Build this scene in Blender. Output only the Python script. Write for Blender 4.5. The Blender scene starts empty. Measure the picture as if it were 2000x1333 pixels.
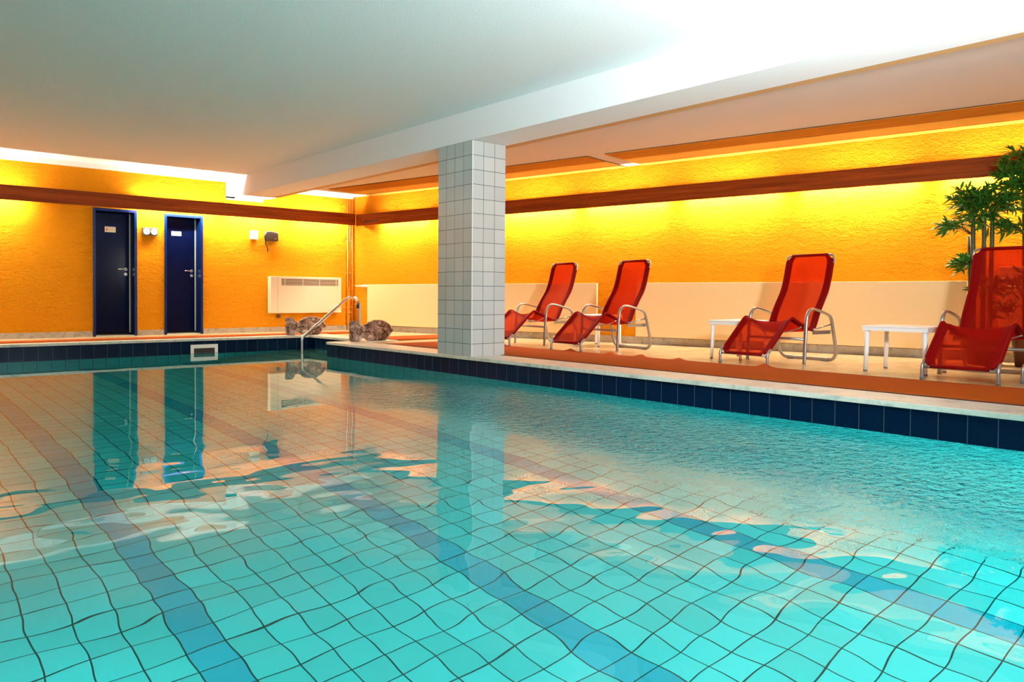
import bpy, bmesh, math, random
from mathutils import Vector, Matrix
random.seed(7)
S = bpy.context.scene
COL = S.collection
PI = math.pi

# ------------------------------------------------------------------ helpers
class MB:
    def __init__(self):
        self.bm = bmesh.new()
    def box(self, x0, x1, y0, y1, z0, z1, bev=0.0, mat=None):
        vs = [Vector((x, y, z)) for x in (x0, x1) for y in (y0, y1) for z in (z0, z1)]
        if mat is not None:
            vs = [mat @ v for v in vs]
        b = self.bm
        v = [b.verts.new(p) for p in vs]
        fs = [b.faces.new([v[i] for i in q]) for q in ((0,1,3,2),(4,6,7,5),(0,4,5,1),(2,3,7,6),(0,2,6,4),(1,5,7,3))]
        if bev > 0:
            es = {e for f in fs for e in f.edges}
            bmesh.ops.bevel(b, geom=list(es), offset=bev, segments=2, profile=0.6, affect='EDGES')
        return self
    def tube(self, path, r, n=10, ry=None, closed=False, caps=True):
        """sweep a round section along a list of points; r may be a list"""
        b = self.bm
        P = [Vector(p) for p in path]
        m = len(P)
        rings = []
        up = None
        for i in range(m):
            if closed:
                t = (P[(i+1) % m] - P[(i-1) % m]).normalized()
            elif i == 0:
                t = (P[1]-P[0]).normalized()
            elif i == m-1:
                t = (P[-1]-P[-2]).normalized()
            else:
                t = ((P[i+1]-P[i]).normalized() + (P[i]-P[i-1]).normalized()).normalized()
            if up is None:
                up = Vector((0, 0, 1)) if abs(t.z) < 0.9 else Vector((0, 1, 0))
            u = (up - t*up.dot(t))
            if u.length < 1e-5:
                u = t.orthogonal()
            u.normalize()
            w = t.cross(u)
            up = u
            rr = r[i] if isinstance(r, (list, tuple)) else r
            r2 = rr if ry is None else ry
            rings.append([b.verts.new(P[i] + u*math.cos(2*PI*k/n)*rr + w*math.sin(2*PI*k/n)*r2) for k in range(n)])
        for i in range(m if closed else m-1):
            A = rings[i]; B = rings[(i+1) % m]
            for k in range(n):
                f = b.faces.new((A[k], A[(k+1) % n], B[(k+1) % n], B[k])); f.smooth = True
        if caps and not closed:
            b.faces.new(rings[0][::-1]); b.faces.new(rings[-1])
        return self
    def disc(self, c, axis, r, th, n=24):
        a = Vector(axis).normalized()
        c = Vector(c)
        return self.tube([c, c+a*th], r, n)
    def prism(self, pts, z0, z1, bev=0.0):
        """outline in local xy, extruded in z"""
        b = self.bm
        lo = [b.verts.new((x, y, z0)) for x, y in pts]
        hi = [b.verts.new((x, y, z1)) for x, y in pts]
        n = len(pts)
        fs = [b.faces.new(lo[::-1]), b.faces.new(hi)]
        for i in range(n):
            fs.append(b.faces.new((lo[i], lo[(i+1) % n], hi[(i+1) % n], hi[i])))
        if bev:
            es = {e for f in fs[:2] for e in f.edges}
            bmesh.ops.bevel(b, geom=list(es), offset=bev, segments=2, affect='EDGES')
        return self
    def lathe(self, prof, n=28, c=(0, 0)):
        b = self.bm
        rings = [[b.verts.new((c[0]+r*math.cos(2*PI*k/n), c[1]+r*math.sin(2*PI*k/n), z)) for k in range(n)] for r, z in prof]
        for A, B in zip(rings, rings[1:]):
            for k in range(n):
                f = b.faces.new((A[k], A[(k+1) % n], B[(k+1) % n], B[k])); f.smooth = True
        b.faces.new(rings[0][::-1]); b.faces.new(rings[-1])
        return self
    def obj(self, name, m, parent=None, loc=None, rotz=None, smooth=None):
        bmesh.ops.recalc_face_normals(self.bm, faces=self.bm.faces)
        me = bpy.data.meshes.new(name)
        self.bm.to_mesh(me); self.bm.free()
        if smooth:
            for p in me.polygons: p.use_smooth = True
        o = bpy.data.objects.new(name, me)
        COL.objects.link(o)
        me.materials.append(m)
        if parent is not None: o.parent = parent
        if loc is not None: o.location = loc
        if rotz is not None: o.rotation_euler = (0, 0, rotz)
        return o

def tag(o, label=None, cat=None, group=None, kind=None):
    if label: o['label'] = label
    if cat: o['category'] = cat
    if group: o['group'] = group
    if kind: o['kind'] = kind
    return o

def thing(name, label, cat, loc=(0, 0, 0), rotz=0.0, group=None):
    o = bpy.data.objects.new(name, None)
    o.empty_display_size = 0.1
    COL.objects.link(o)
    o.location = loc; o.rotation_euler = (0, 0, rotz)
    return tag(o, label, cat, group)

def dup(root, loc, rotz, label):
    r = root.copy(); COL.objects.link(r); r.location = loc; r.rotation_euler = (0, 0, rotz)
    r['label'] = label
    for ch in list(root.children):
        c = ch.copy(); COL.objects.link(c); c.parent = r
        for g in list(ch.children):
            d = g.copy(); COL.objects.link(d); d.parent = c
    return r

def struct(o, label=None, cat=None):
    return tag(o, label, cat, None, 'structure')

def smoothpath(pts, k=5):
    """Catmull-Rom"""
    P = [Vector(p) for p in pts]
    out = []
    for i in range(len(P)-1):
        p0 = P[max(i-1, 0)]; p1 = P[i]; p2 = P[i+1]; p3 = P[min(i+2, len(P)-1)]
        for j in range(k):
            t = j/k
            out.append(0.5*((2*p1)+(-p0+p2)*t+(2*p0-5*p1+4*p2-p3)*t*t+(-p0+3*p1-3*p2+p3)*t**3))
    out.append(P[-1])
    return out

# ------------------------------------------------------------------ materials
class NT:
    def __init__(self, name):
        self.m = bpy.data.materials.new(name); self.m.use_nodes = True
        self.t = self.m.node_tree; self.t.nodes.clear()
        self.out = self.t.nodes.new('ShaderNodeOutputMaterial')
    def n(self, typ, **kw):
        nd = self.t.nodes.new(typ)
        for k, v in kw.items():
            if k in nd.inputs: self.set(nd.inputs[k], v)
            else: setattr(nd, k, v)
        return nd
    def set(self, sock, v):
        if hasattr(v, 'is_linked') or isinstance(v, bpy.types.NodeSocket):
            self.t.links.new(v, sock)
        else:
            sock.default_value = v
    def math(self, op, a, b=None, c=None):
        nd = self.t.nodes.new('ShaderNodeMath'); nd.operation = op
        self.set(nd.inputs[0], a)
        if b is not None: self.set(nd.inputs[1], b)
        if c is not None: self.set(nd.inputs[2], c)
        return nd.outputs[0]
    def mix(self, f, a, b):
        nd = self.t.nodes.new('ShaderNodeMix'); nd.data_type = 'RGBA'
        self.set(nd.inputs[0], f); self.set(nd.inputs[6], a); self.set(nd.inputs[7], b)
        return nd.outputs[2]
    def pos(self, scale=(1, 1, 1)):
        tc = self.t.nodes.new('ShaderNodeTexCoord')
        mp = self.t.nodes.new('ShaderNodeMapping'); mp.inputs['Scale'].default_value = scale
        self.t.links.new(tc.outputs['Object'], mp.inputs['Vector'])
        return mp.outputs[0]
    def noise(self, vec, scale, detail=3.0, rough=0.5, dist=0.0):
        nd = self.t.nodes.new('ShaderNodeTexNoise')
        self.set(nd.inputs['Vector'], vec)
        nd.inputs['Scale'].default_value = scale; nd.inputs['Detail'].default_value = detail
        nd.inputs['Roughness'].default_value = rough; nd.inputs['Distortion'].default_value = dist
        return nd.outputs[0]
    def ramp(self, f, stops):
        nd = self.t.nodes.new('ShaderNodeValToRGB'); self.set(nd.inputs[0], f)
        els = nd.color_ramp.elements
        while len(els) > 1: els.remove(els[-1])
        els[0].position = stops[0][0]; els[0].color = c4(stops[0][1])
        for p, c in stops[1:]:
            e = els.new(p); e.color = c4(c)
        return nd.outputs[0]
    def bump(self, h, dist, strength=1.0, normal=None):
        nd = self.t.nodes.new('ShaderNodeBump')
        nd.inputs['Strength'].default_value = strength; nd.inputs['Distance'].default_value = dist
        self.set(nd.inputs['Height'], h)
        if normal is not None: self.set(nd.inputs['Normal'], normal)
        return nd.outputs[0]
    def principled(self, color, rough=0.5, metal=0.0, spec=0.5, normal=None, coat=0.0):
        nd = self.t.nodes.new('ShaderNodeBsdfPrincipled')
        self.set(nd.inputs['Base Color'], c4(color) if isinstance(color, tuple) else color)
        self.set(nd.inputs['Roughness'], rough)
        nd.inputs['Metallic'].default_value = metal
        nd.inputs['Specular IOR Level'].default_value = spec
        nd.inputs['Coat Weight'].default_value = coat
        if normal is not None: self.set(nd.inputs['Normal'], normal)
        return nd.outputs[0]
    def done(self, sh):
        self.t.links.new(sh, self.out.inputs['Surface'])
        return self.m

def c4(c): return (c[0], c[1], c[2], 1.0)

def plain(name, col, rough=0.5, metal=0.0, spec=0.5, coat=0.0, var=0.0, vs=8.0):
    t = NT(name)
    c = col
    if var:
        f = t.noise(t.pos(), vs, 4)
        c = t.mix(f, c4(tuple(x*(1-var) for x in col)), c4(tuple(min(1, x*(1+var)) for x in col)))
    return t.done(t.principled(c, rough, metal, spec, None, coat))

def tile_mat(name, col, col2, grout, pu, pv, au, av, ou=0.0, ov=0.0, gw=0.004, rough=0.2, lanes=False, mott=0.0, gh=True, gv=True, bumpd=0.0015, spec=0.5, lane_col=(0.002, 0.40, 0.50)):
    """au/av: which axes (0,1,2) run along the two tile directions"""
    t = NT(name)
    tc = t.t.nodes.new('ShaderNodeTexCoord')
    sx = t.t.nodes.new('ShaderNodeSeparateXYZ'); t.t.links.new(tc.outputs['Object'], sx.inputs[0])
    U = t.math('DIVIDE', t.math('SUBTRACT', sx.outputs[au], ou), pu)
    V = t.math('DIVIDE', t.math('SUBTRACT', sx.outputs[av], ov), pv)
    def line(X, p):
        f = t.math('FRACT', X)
        d = t.math('MINIMUM', f, t.math('SUBTRACT', 1.0, f))
        return t.math('SMOOTHSTEP', gw*0.35/p, gw*0.65/p, d) if False else t.math('GREATER_THAN', d, gw*0.5/p)
    inside = None
    if gh and gv: inside = t.math('MULTIPLY', line(U, pu), line(V, pv))
    elif gh: inside = line(U, pu)
    else: inside = line(V, pv)
    cb = t.t.nodes.new('ShaderNodeCombineXYZ')
    t.t.links.new(t.math('FLOOR', U), cb.inputs[0]); t.t.links.new(t.math('FLOOR', V), cb.inputs[1])
    wn = t.t.nodes.new('ShaderNodeTexWhiteNoise'); wn.noise_dimensions = '3D'
    t.t.links.new(cb.outputs[0], wn.inputs[0])
    c = t.mix(wn.outputs[0], c4(col), c4(col2))
    if mott:
        ns = t.noise(t.pos(), mott, 5, 0.7)
        c = t.mix(t.math('MULTIPLY', ns, 0.8), c, c4(tuple(x*0.35 for x in col2)))
    if lanes:
        # a single row of blue tiles every eight tiles
        L = t.math('FRACT', t.math('DIVIDE', t.math('SUBTRACT', sx.outputs[0], 1.02), 1.24))
        isl = t.math('LESS_THAN', L, 0.125)
        lc = t.mix(wn.outputs[0], c4(lane_col), c4(tuple(x*1.25 for x in lane_col)))
        c = t.mix(isl, c, lc)
    c = t.mix(inside, c4(grout), c)
    nrm = t.bump(inside, bumpd, 0.6) if bumpd else None
    return t.done(t.principled(c, rough, 0, spec, nrm))

WARM = (1.0, 0.72, 0.36)

def mat_wall(name):
    t = NT(name)
    p = t.pos((1, 1, 2.2))
    a = t.noise(p, 9, 5, 0.62, 0.6)
    b = t.noise(p, 32, 3, 0.6, 0.3)
    h = t.math('ADD', t.math('MULTIPLY', a, 0.65), t.math('MULTIPLY', b, 0.5))
    big = t.noise(t.pos(), 0.8, 2)
    col = t.mix(big, (0.82, 0.295, 0.010, 1), (0.88, 0.35, 0.014, 1))
    return t.done(t.principled(col, 0.85, 0, 0.0, t.bump(h, 0.09, 1.0)))

def mat_plaster(name, col, d=0.004, sc=60):
    t = NT(name)
    h = t.noise(t.pos(), sc, 5, 0.65)
    return t.done(t.principled(col, 0.75, 0, 0.2, t.bump(h, d, 0.7)))

def mat_marble(name, base, vein, sc=3.0, rough=0.3):
    t = NT(name)
    n1 = t.noise(t.pos(), sc, 8, 0.65, 1.2)
    n2 = t.noise(t.pos(), sc*5, 6, 0.7, 0.5)
    f = t.math('ADD', t.math('MULTIPLY', n1, 0.7), t.math('MULTIPLY', n2, 0.35))
    c = t.ramp(f, [(0.38, vein), (0.52, base), (0.75, tuple(min(1, x*1.12) for x in base))])
    return t.done(t.principled(c, rough, 0, 0.5))

def mat_deck():
    t = NT('deck_stone')
    tc = t.t.nodes.new('ShaderNodeTexCoord')
    sx = t.t.nodes.new('ShaderNodeSeparateXYZ'); t.t.links.new(tc.outputs['Object'], sx.inputs[0])
    def ln(a, p, w):
        f = t.math('FRACT', t.math('DIVIDE', a, p))
        return t.math('GREATER_THAN', t.math('MINIMUM', f, t.math('SUBTRACT', 1.0, f)), w/p)
    ins = t.math('MULTIPLY', ln(sx.outputs[0], 0.40, 0.0015), ln(sx.outputs[1], 0.40, 0.0015))
    n1 = t.noise(t.pos((1, 3, 1)), 1.4, 5, 0.55, 0.8)
    n2 = t.noise(t.pos((1, 3, 1)), 11, 6, 0.7)
    f = t.math('ADD', t.math('MULTIPLY', n1, 0.7), t.math('MULTIPLY', n2, 0.3))
    c = t.ramp(f, [(0.32, (0.38, 0.26, 0.12)), (0.5, (0.50, 0.37, 0.19)), (0.68, (0.58, 0.45, 0.25))])
    c = t.mix(ins, (0.35, 0.28, 0.18, 1), c)
    return t.done(t.principled(c, t.math('ADD', 0.16, t.math('MULTIPLY', n2, 0.15)), 0, 0.5))

def mat_wood(name, a, b, sx=(1, 8, 8), rough=0.5):
    t = NT(name)
    n = t.noise(t.pos(sx), 1.6, 7, 0.6, 1.0)
    c = t.ramp(n, [(0.3, a), (0.7, b)])
    return t.done(t.principled(c, rough, 0, 0.08))

def mat_mat():
    t = NT('terracotta_mat')
    tc = t.t.nodes.new('ShaderNodeTexCoord')
    sx = t.t.nodes.new('ShaderNodeSeparateXYZ'); t.t.links.new(tc.outputs['Object'], sx.inputs[0])
    f = t.math('FRACT', t.math('DIVIDE', sx.outputs[0], 0.03))
    w = t.math('ABSOLUTE', t.math('SUBTRACT', f, 0.5))
    c = t.ramp(w, [(0.05, (0.17, 0.028, 0.004)), (0.25, (0.38, 0.075, 0.007))])
    n = t.noise(t.pos(), 6, 4)
    c = t.mix(t.math('MULTIPLY', n, 0.35), c, (0.26, 0.05, 0.006, 1))
    return t.done(t.principled(c, 0.85, 0, 0.04, t.bump(w, 0.006, 0.8)))

def mat_sling():
    t = NT('red_mesh_fabric')
    n = t.noise(t.pos(), 240, 2)
    c = t.mix(n, (0.38, 0.006, 0.003, 1), (0.50, 0.012, 0.005, 1))
    d = t.principled(c, 0.7, 0, 0.08)
    trn = t.n('ShaderNodeBsdfTransparent'); trn.inputs[0].default_value = (0.85, 0.15, 0.06, 1); tr = trn.outputs[0]
    tl = t.n('ShaderNodeBsdfTranslucent'); tl.inputs[0].default_value = (0.38, 0.018, 0.003, 1)
    m0 = t.n('ShaderNodeMixShader'); m0.inputs[0].default_value = 0.3
    t.t.links.new(d, m0.inputs[1]); t.t.links.new(tl.outputs[0], m0.inputs[2])
    mx = t.n('ShaderNodeMixShader'); mx.inputs[0].default_value = 0.45
    t.t.links.new(tr, mx.inputs[1]); t.t.links.new(m0.outputs[0], mx.inputs[2])
    return t.done(mx.outputs[0])

def mat_stone():
    t = NT('weathered_stone')
    n = t.noise(t.pos(), 11, 8, 0.68, 0.6)
    n2 = t.noise(t.pos(), 60, 5, 0.7)
    f = t.math('ADD', t.math('MULTIPLY', n, 0.7), t.math('MULTIPLY', n2, 0.3))
    c = t.ramp(f, [(0.38, (0.03, 0.015, 0.010)), (0.46, (0.14, 0.08, 0.055)), (0.53, (0.34, 0.24, 0.19)), (0.62, (0.62, 0.52, 0.44))])
    return t.done(t.principled(c, 0.85, 0, 0.2, t.bump(f, 0.02, 0.9)))

def mat_emit(name, col, s):
    t = NT(name)
    e = t.n('ShaderNodeEmission'); e.inputs[0].default_value = c4(col); e.inputs[1].default_value = s
    return t.done(e.outputs[0])

def mat_water():
    t = NT('pool_water')
    geo = t.n('ShaderNodeNewGeometry')
    sx = t.n('ShaderNodeSeparateXYZ'); t.t.links.new(geo.outputs['Position'], sx.inputs[0])
    X, Y = sx.outputs[0], sx.outputs[1]
    # calm swell, livelier towards the near end of the pool
    near = t.n('ShaderNodeMapRange'); near.interpolation_type = 'SMOOTHSTEP'
    t.set(near.inputs['Value'], t.math('ADD', t.math('MULTIPLY', X, 0.66), t.math('MULTIPLY', Y, 0.75)))
    near.inputs['From Min'].default_value = 1.8; near.inputs['From Max'].default_value = 6.0
    near.inputs['To Min'].default_value = 1.0; near.inputs['To Max'].default_value = 0.055
    pv = t.n('ShaderNodeMapping'); pv.inputs['Rotation'].default_value = (0, 0, 0.5); pv.inputs['Scale'].default_value = (1.0, 1.25, 1.0)
    t.t.links.new(geo.outputs['Position'], pv.inputs['Vector'])
    sw = t.noise(pv.outputs[0], 2.6, 1.0, 0.3, 0.0)
    swell = t.math('MULTIPLY', t.math('SUBTRACT', sw, 0.5), near.outputs[0])
    n1 = t.bump(swell, W_SWELL, 1.0)
    # inlet ripples along the right-hand side
    def ramp01(v, lo, hi):
        r_ = t.n('ShaderNodeMapRange'); r_.interpolation_type = 'SMOOTHSTEP'
        t.set(r_.inputs['Value'], v); r_.inputs['From Min'].default_value = lo; r_.inputs['From Max'].default_value = hi
        return r_.outputs[0]
    wob = t.math('MULTIPLY', t.noise(geo.outputs['Position'], 0.9, 2, 0.5), 0.9)
    g = t.math('MULTIPLY', ramp01(t.math('ADD', X, wob), 3.15, 4.1), t.math('SUBTRACT', 1.0, ramp01(Y, 3.2, 6.8)))
    edge = t.noise(geo.outputs['Position'], 1.3, 3, 0.6)
    g = t.math('MULTIPLY', g, t.math('ADD', 0.25, t.math('MULTIPLY', edge, 1.4)))
    pv2 = t.n('ShaderNodeMapping'); pv2.inputs['Rotation'].default_value = (0, 0, -0.72); pv2.inputs['Scale'].default_value = (1.0, 1.6, 1.0)
    t.t.links.new(geo.outputs['Position'], pv2.inputs['Vector'])
    rp = t.noise(pv2.outputs[0], 14, 3, 0.55, 0.4)
    n2 = t.bump(t.math('MULTIPLY', rp, g), W_RIP, 1.0, n1)
    fr = t.n('ShaderNodeFresnel'); fr.inputs['IOR'].default_value = 1.333
    t.t.links.new(n2, fr.inputs['Normal'])
    rf = t.n('ShaderNodeBsdfRefraction'); rf.inputs['Color'].default_value = (0.52, 0.96, 0.99, 1)
    rf.inputs['Roughness'].default_value = 0.0; rf.inputs['IOR'].default_value = 1.333
    gl = t.n('ShaderNodeBsdfGlossy'); gl.inputs['Color'].default_value = (1, 1, 1, 1); gl.inputs['Roughness'].default_value = 0.0
    t.t.links.new(n2, rf.inputs['Normal']); t.t.links.new(n2, gl.inputs['Normal'])
    mx = t.n('ShaderNodeMixShader')
    t.t.links.new(fr.outputs[0], mx.inputs[0]); t.t.links.new(rf.outputs[0], mx.inputs[1]); t.t.links.new(gl.outputs[0], mx.inputs[2])
    return t.done(mx.outputs[0])

W_SWELL = 0.0100
W_RIP = 0.03
M = {}
M['orange'] = mat_wall('orange_stucco')
M['ceil'] = mat_plaster('white_plaster', (0.80, 0.80, 0.79))
M['beam'] = mat_plaster('beam_paint', (0.80, 0.80, 0.80), 0.0015, 30)
M['bay'] = mat_plaster('bay_paint', (0.62, 0.57, 0.52), 0.0015, 30)
M['tan'] = plain('tan_paint', (0.52, 0.31, 0.13), 0.6)
M['whitepaint'] = plain('white_paint', (0.85, 0.84, 0.80), 0.5)
M['wood'] = mat_wood('brown_wood', (0.13, 0.022, 0.003), (0.30, 0.06, 0.008), (0.5, 6, 14))
M['slat'] = mat_wood('amber_slats', (0.34, 0.12, 0.018), (0.52, 0.20, 0.03), (0.5, 12, 1), 0.4)
M['slatpale'] = plain('pale_yellow', (0.80, 0.55, 0.16), 0.25)
M['dark'] = plain('dark_gap', (0.02, 0.012, 0.008), 0.8)
M['pillar_a'] = tile_mat('pillar_tile_side', (0.44, 0.47, 0.45), (0.50, 0.52, 0.50), (0.07, 0.10, 0.10), 0.15, 0.15, 1, 2, 6.18, 2.232, 0.005, 0.18)
M['pillar_b'] = tile_mat('pillar_tile_front', (0.44, 0.47, 0.45), (0.50, 0.52, 0.50), (0.07, 0.10, 0.10), 0.15, 0.15, 0, 2, 4.855, 2.232, 0.005, 0.18)
PT1, PT2, PG = (0.09, 0.62, 0.60), (0.12, 0.74, 0.73), (0.002, 0.05, 0.045)
M['poolfloor'] = tile_mat('pool_floor_tile', PT1, PT2, PG, 0.155, 0.155, 0, 1, 1.02, 0.33, 0.0065, 0.3, True)
M['poolwx'] = tile_mat('pool_wall_tile_long', PT1, PT2, PG, 0.155, 0.155, 1, 2, 0.33, -1.65, 0.005, 0.3)
M['poolwy'] = tile_mat('pool_wall_tile_short', PT1, PT2, PG, 0.155, 0.155, 0, 2, 1.02, -1.65, 0.005, 0.3)
N1, N2, NG = (0.001, 0.011, 0.038), (0.0016, 0.016, 0.05), (0.07, 0.09, 0.11)
M['navyx'] = tile_mat('navy_tile_long', N1, N2, NG, 0.1565, 0.3, 1, 2, 2.038, 0, 0.004, 0.25, False, 40, True, False, spec=0.1)
M['navyy'] = tile_mat('navy_tile_short', N1, N2, NG, 0.1555, 0.3, 0, 2, 1.496, 0, 0.004, 0.25, False, 40, True, False, spec=0.1)
M['step'] = tile_mat('cream_step_tile', (0.55, 0.60, 0.48), (0.62, 0.66, 0.52), (0.2, 0.25, 0.2), 0.155, 0.155, 0, 1, 0, 0, 0.005, 0.3)
M['coping'] = mat_marble('coping_marble', (0.62, 0.60, 0.50), (0.36, 0.40, 0.34), 5, 0.3)
M['base'] = mat_marble('travertine', (0.38, 0.33, 0.25), (0.20, 0.16, 0.11), 7, 0.4)
M['deck'] = mat_deck()
M['mat'] = mat_mat()
M['matedge'] = plain('mat_edge', (0.05, 0.012, 0.008), 0.6)
M['blue'] = plain('blue_gloss', (0.0005, 0.003, 0.026), 0.15, 0, 0.12)
M['blueframe'] = plain('blue_frame_paint', (0.001, 0.012, 0.085), 0.22, 0, 0.3)
M['steel'] = plain('brushed_steel', (0.62, 0.60, 0.57), 0.22, 1.0)
M['alu'] = plain('satin_aluminium', (0.36, 0.34, 0.32), 0.32, 0.8)
M['gasket'] = plain('pale_gasket', (0.65, 0.66, 0.60), 0.5)
M['cream'] = plain('cream_enamel', (0.80, 0.60, 0.31), 0.35, 0, 0.4)
M['heaterw'] = plain('heater_enamel', (0.66, 0.57, 0.40), 0.35)
M['grille'] = plain('dark_brown_grille', (0.06, 0.035, 0.02), 0.5)
M['plastic'] = plain('white_plastic', (0.82, 0.80, 0.76), 0.35)
M['black'] = plain('black_plastic', (0.012, 0.011, 0.012), 0.35)
M['rubber'] = plain('grey_rubber', (0.16, 0.15, 0.14), 0.7)
M['sling'] = mat_sling()
M['hem'] = plain('red_hem_fabric', (0.20, 0.0015, 0.0015), 0.7, 0, 0.06)
M['stone'] = mat_stone()
M['pipe'] = plain('orange_painted_pipe', (0.80, 0.34, 0.05), 0.35)
M['signw'] = plain('sign_cream', (0.50, 0.43, 0.31), 0.4)
M['signr'] = plain('sign_red', (0.55, 0.05, 0.02), 0.5)
M['signo'] = plain('sign_ochre', (0.55, 0.30, 0.06), 0.5)
M['dialface'] = plain('dial_face', (0.50, 0.50, 0.46), 0.4)
M['leaf'] = plain('bamboo_leaf', (0.035, 0.15, 0.012), 0.4, 0, 0.4, 0, 0.6, 14)
M['culm'] = plain('bamboo_culm', (0.045, 0.055, 0.014), 0.4, 0, 0.4, 0, 0.5, 10)
M['soil'] = plain('dark_soil', (0.03, 0.02, 0.012), 0.9)
M['pot'] = plain('brown_pot', (0.16, 0.06, 0.03), 0.5)
M['lampbody'] = plain('lamp_white', (0.8, 0.8, 0.78), 0.4)
TUBE = 620.0
M['tube'] = mat_emit('tube_glow', (1.0, 0.84, 0.64), TUBE)
M['glass'] = plain('frosted_glass', (0.75, 0.8, 0.82), 0.3)
M['water'] = mat_water()

# ------------------------------------------------------------------ key dimensions
XP, YP = 4.87, 11.0           # pool right wall / back wall
XL, YN = -0.195, 0.33         # pool left wall / near wall
NX0, NX1, NY0 = 4.87, 5.45, 9.33   # entry bay at the far right corner
ZW, ZF = -0.20, -1.65
YB = 12.5                      # back (door) wall
CX = 7.051                     # corner of back and right wall
TS = 0.1862
ROOMX, ROOMY = -1.9, -2.4
ZC, ZB, ZBAY = 2.538, 2.232, 2.42
def rwx(y): return CX + TS*(YB - y)
AX = Vector((TS, -1, 0)).normalized()
RWANG = math.atan2(AX.y, AX.x)
def rw(name='x'): return (CX, YB, 0.0)
SL = (YB-ROOMY)/0.9831

# ------------------------------------------------------------------ room shell
# floor (deck) : slabs round the pool
CW = 0.40
m = MB()
zt, zb = -0.012, -0.35
m.box(ROOMX, XL-0.28, ROOMY, YB+0.3, zb, zt)
m.box(XL-0.28, NX1+0.37, ROOMY, YN-0.28, zb, zt)
m.box(XL-0.28, NX1+0.37, YP+0.21, YB+0.3, zb, zt)
def trap(mb, pts, z0, z1):
    mb.prism(pts, z0, z1)
trap(m, [(NX1+0.37, ROOMY), (rwx(ROOMY), ROOMY), (rwx(YB+0.3), YB+0.3), (NX1+0.37, YB+0.3)], zb, zt)
m.box(XP+0.38, NX1+0.37, YN-0.28, NY0-0.28, zb, zt)
struct(m.obj('floor', M['deck']))
# coping slabs
c1 = MB(); c1.box(XP-0.03, XP+0.38, YN-0.03, NY0-0.28, -0.034, 0, 0.004)
struct(c1.obj('trim_1', M['coping']))
c2 = MB(); c2.box(XP-0.03, NX1+0.37, NY0-0.28, NY0-0.03, -0.034, 0, 0.004); c2.box(NX1-0.03, NX1+0.37, NY0-0.03, YP-0.03, -0.034, 0, 0.004)
struct(c2.obj('trim_2', M['coping']))
c3 = MB(); c3.box(XL-0.28, NX1+0.37, YP-0.03, YP+0.21, -0.034, 0, 0.004)
struct(c3.obj('trim_3', M['coping']))
c4_ = MB(); c4_.box(XL-0.28, XL+0.03, YN-0.03, YP-0.03, -0.034, 0, 0.004); c4_.box(XL-0.28, XP+0.38, YN-0.28, YN-0.03, -0.034, 0, 0.004)
struct(c4_.obj('trim_4', M['coping']))
# pool shell : turquoise tiles below, navy band round the waterline
T = 0.18
ZN = -0.225; ZNB = -0.42  # far wall: navy carried deeper, putting the underwater dimness there into the tile colour
m = MB(); m.box(XL-T, NX1+T, YN-T, YP+T, ZF-0.15, ZF); struct(m.obj('pool_floor', M['poolfloor']), 'turquoise tiled pool floor with dark blue lane stripes', 'pool floor')
m = MB(); m.box(XP, XP+T, YN, NY0-0.001, ZF, ZN); m.box(NX1, NX1+T, NY0, YP, ZF, ZN); m.box(XL-T, XL, YN, YP, ZF, ZN)
struct(m.obj('pool_wall_long', M['poolwx']), 'turquoise tiled long pool walls below the waterline', 'pool wall')
m = MB(); m.box(XL-T, NX1+T, YP, YP+T, ZF, ZNB); m.box(XP+T, NX1+T, NY0-T, NY0, ZF, ZN); m.box(XL-T, XP+T, YN-T, YN, ZF, ZN)
struct(m.obj('pool_wall_short', M['poolwy']), 'turquoise tiled short pool walls below the waterline', 'pool wall')
m = MB(); m.box(XP, XP+T, YN, NY0-0.001, ZN, -0.034); m.box(NX1, NX1+T, NY0, YP, ZN, -0.034); m.box(XL-T, XL, YN, YP, ZN, -0.034)
struct(m.obj('waterline_band_long', M['navyx']), 'navy blue waterline tiles along the long pool edges', 'tiles')
m = MB(); m.box(XL-T, NX1+T, YP, YP+T, ZNB, -0.034); m.box(XP+T, NX1+T, NY0-T, NY0, ZN, -0.034); m.box(XL-T, XP+T, YN-T, YN, ZN, -0.034)
struct(m.obj('waterline_band_short', M['navyy']), 'navy blue waterline tiles along the short pool edges', 'tiles')
m = MB()
for i, (xa, z) in enumerate(((5.17, -0.38), (4.88, -0.58), (4.59, -0.80), (4.30, -1.02), (4.01, -1.24))):
    m.box(xa, NX1-0.002 if i == 0 else xa+0.29, NY0+0.002, YP-0.002, ZF+0.001, z)
struct(m.obj('pool_steps', M['step']), 'cream tiled steps under water at the far pool entry', 'steps')
# water surface
m = MB()
vs = [m.bm.verts.new((x, y, ZW)) for x, y in ((XL, YN), (XP, YN), (XP, NY0), (NX1, NY0), (NX1, YP), (XL, YP))]
m.bm.faces.new(vs)
w = m.obj('pool_water', M['water'])
tag(w, 'clear rippled turquoise water filling the tiled pool', 'water', None, 'stuff')

# walls
D1 = (2.748, 3.348, 1.893); D2 = (3.744, 4.33, 1.877)
WT = 0.42
m = MB()
ztop = 2.75
m.box(ROOMX-0.2, D1[0], YB, YB+WT, -0.3, ztop)
m.box(D1[0], D1[1], YB, YB+WT, D1[2], ztop)
m.box(D1[1], D2[0], YB, YB+WT, -0.3, ztop)
m.box(D2[0], D2[1], YB, YB+WT, D2[2], ztop)
m.box(D2[1], CX+0.02, YB, YB+WT, -0.3, ztop)
struct(m.obj('wall_back', M['orange']))
m = MB(); m.box(-0.02, SL+0.3, 0, 0.2, -0.3, ztop)
struct(m.obj('wall_right', M['orange'], None, (CX, YB, 0), RWANG))
m = MB(); m.box(ROOMX-0.2, ROOMX, ROOMY-0.2, YB+0.0, -0.3, ztop)
struct(m.obj('wall_left', M['beam']))
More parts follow.
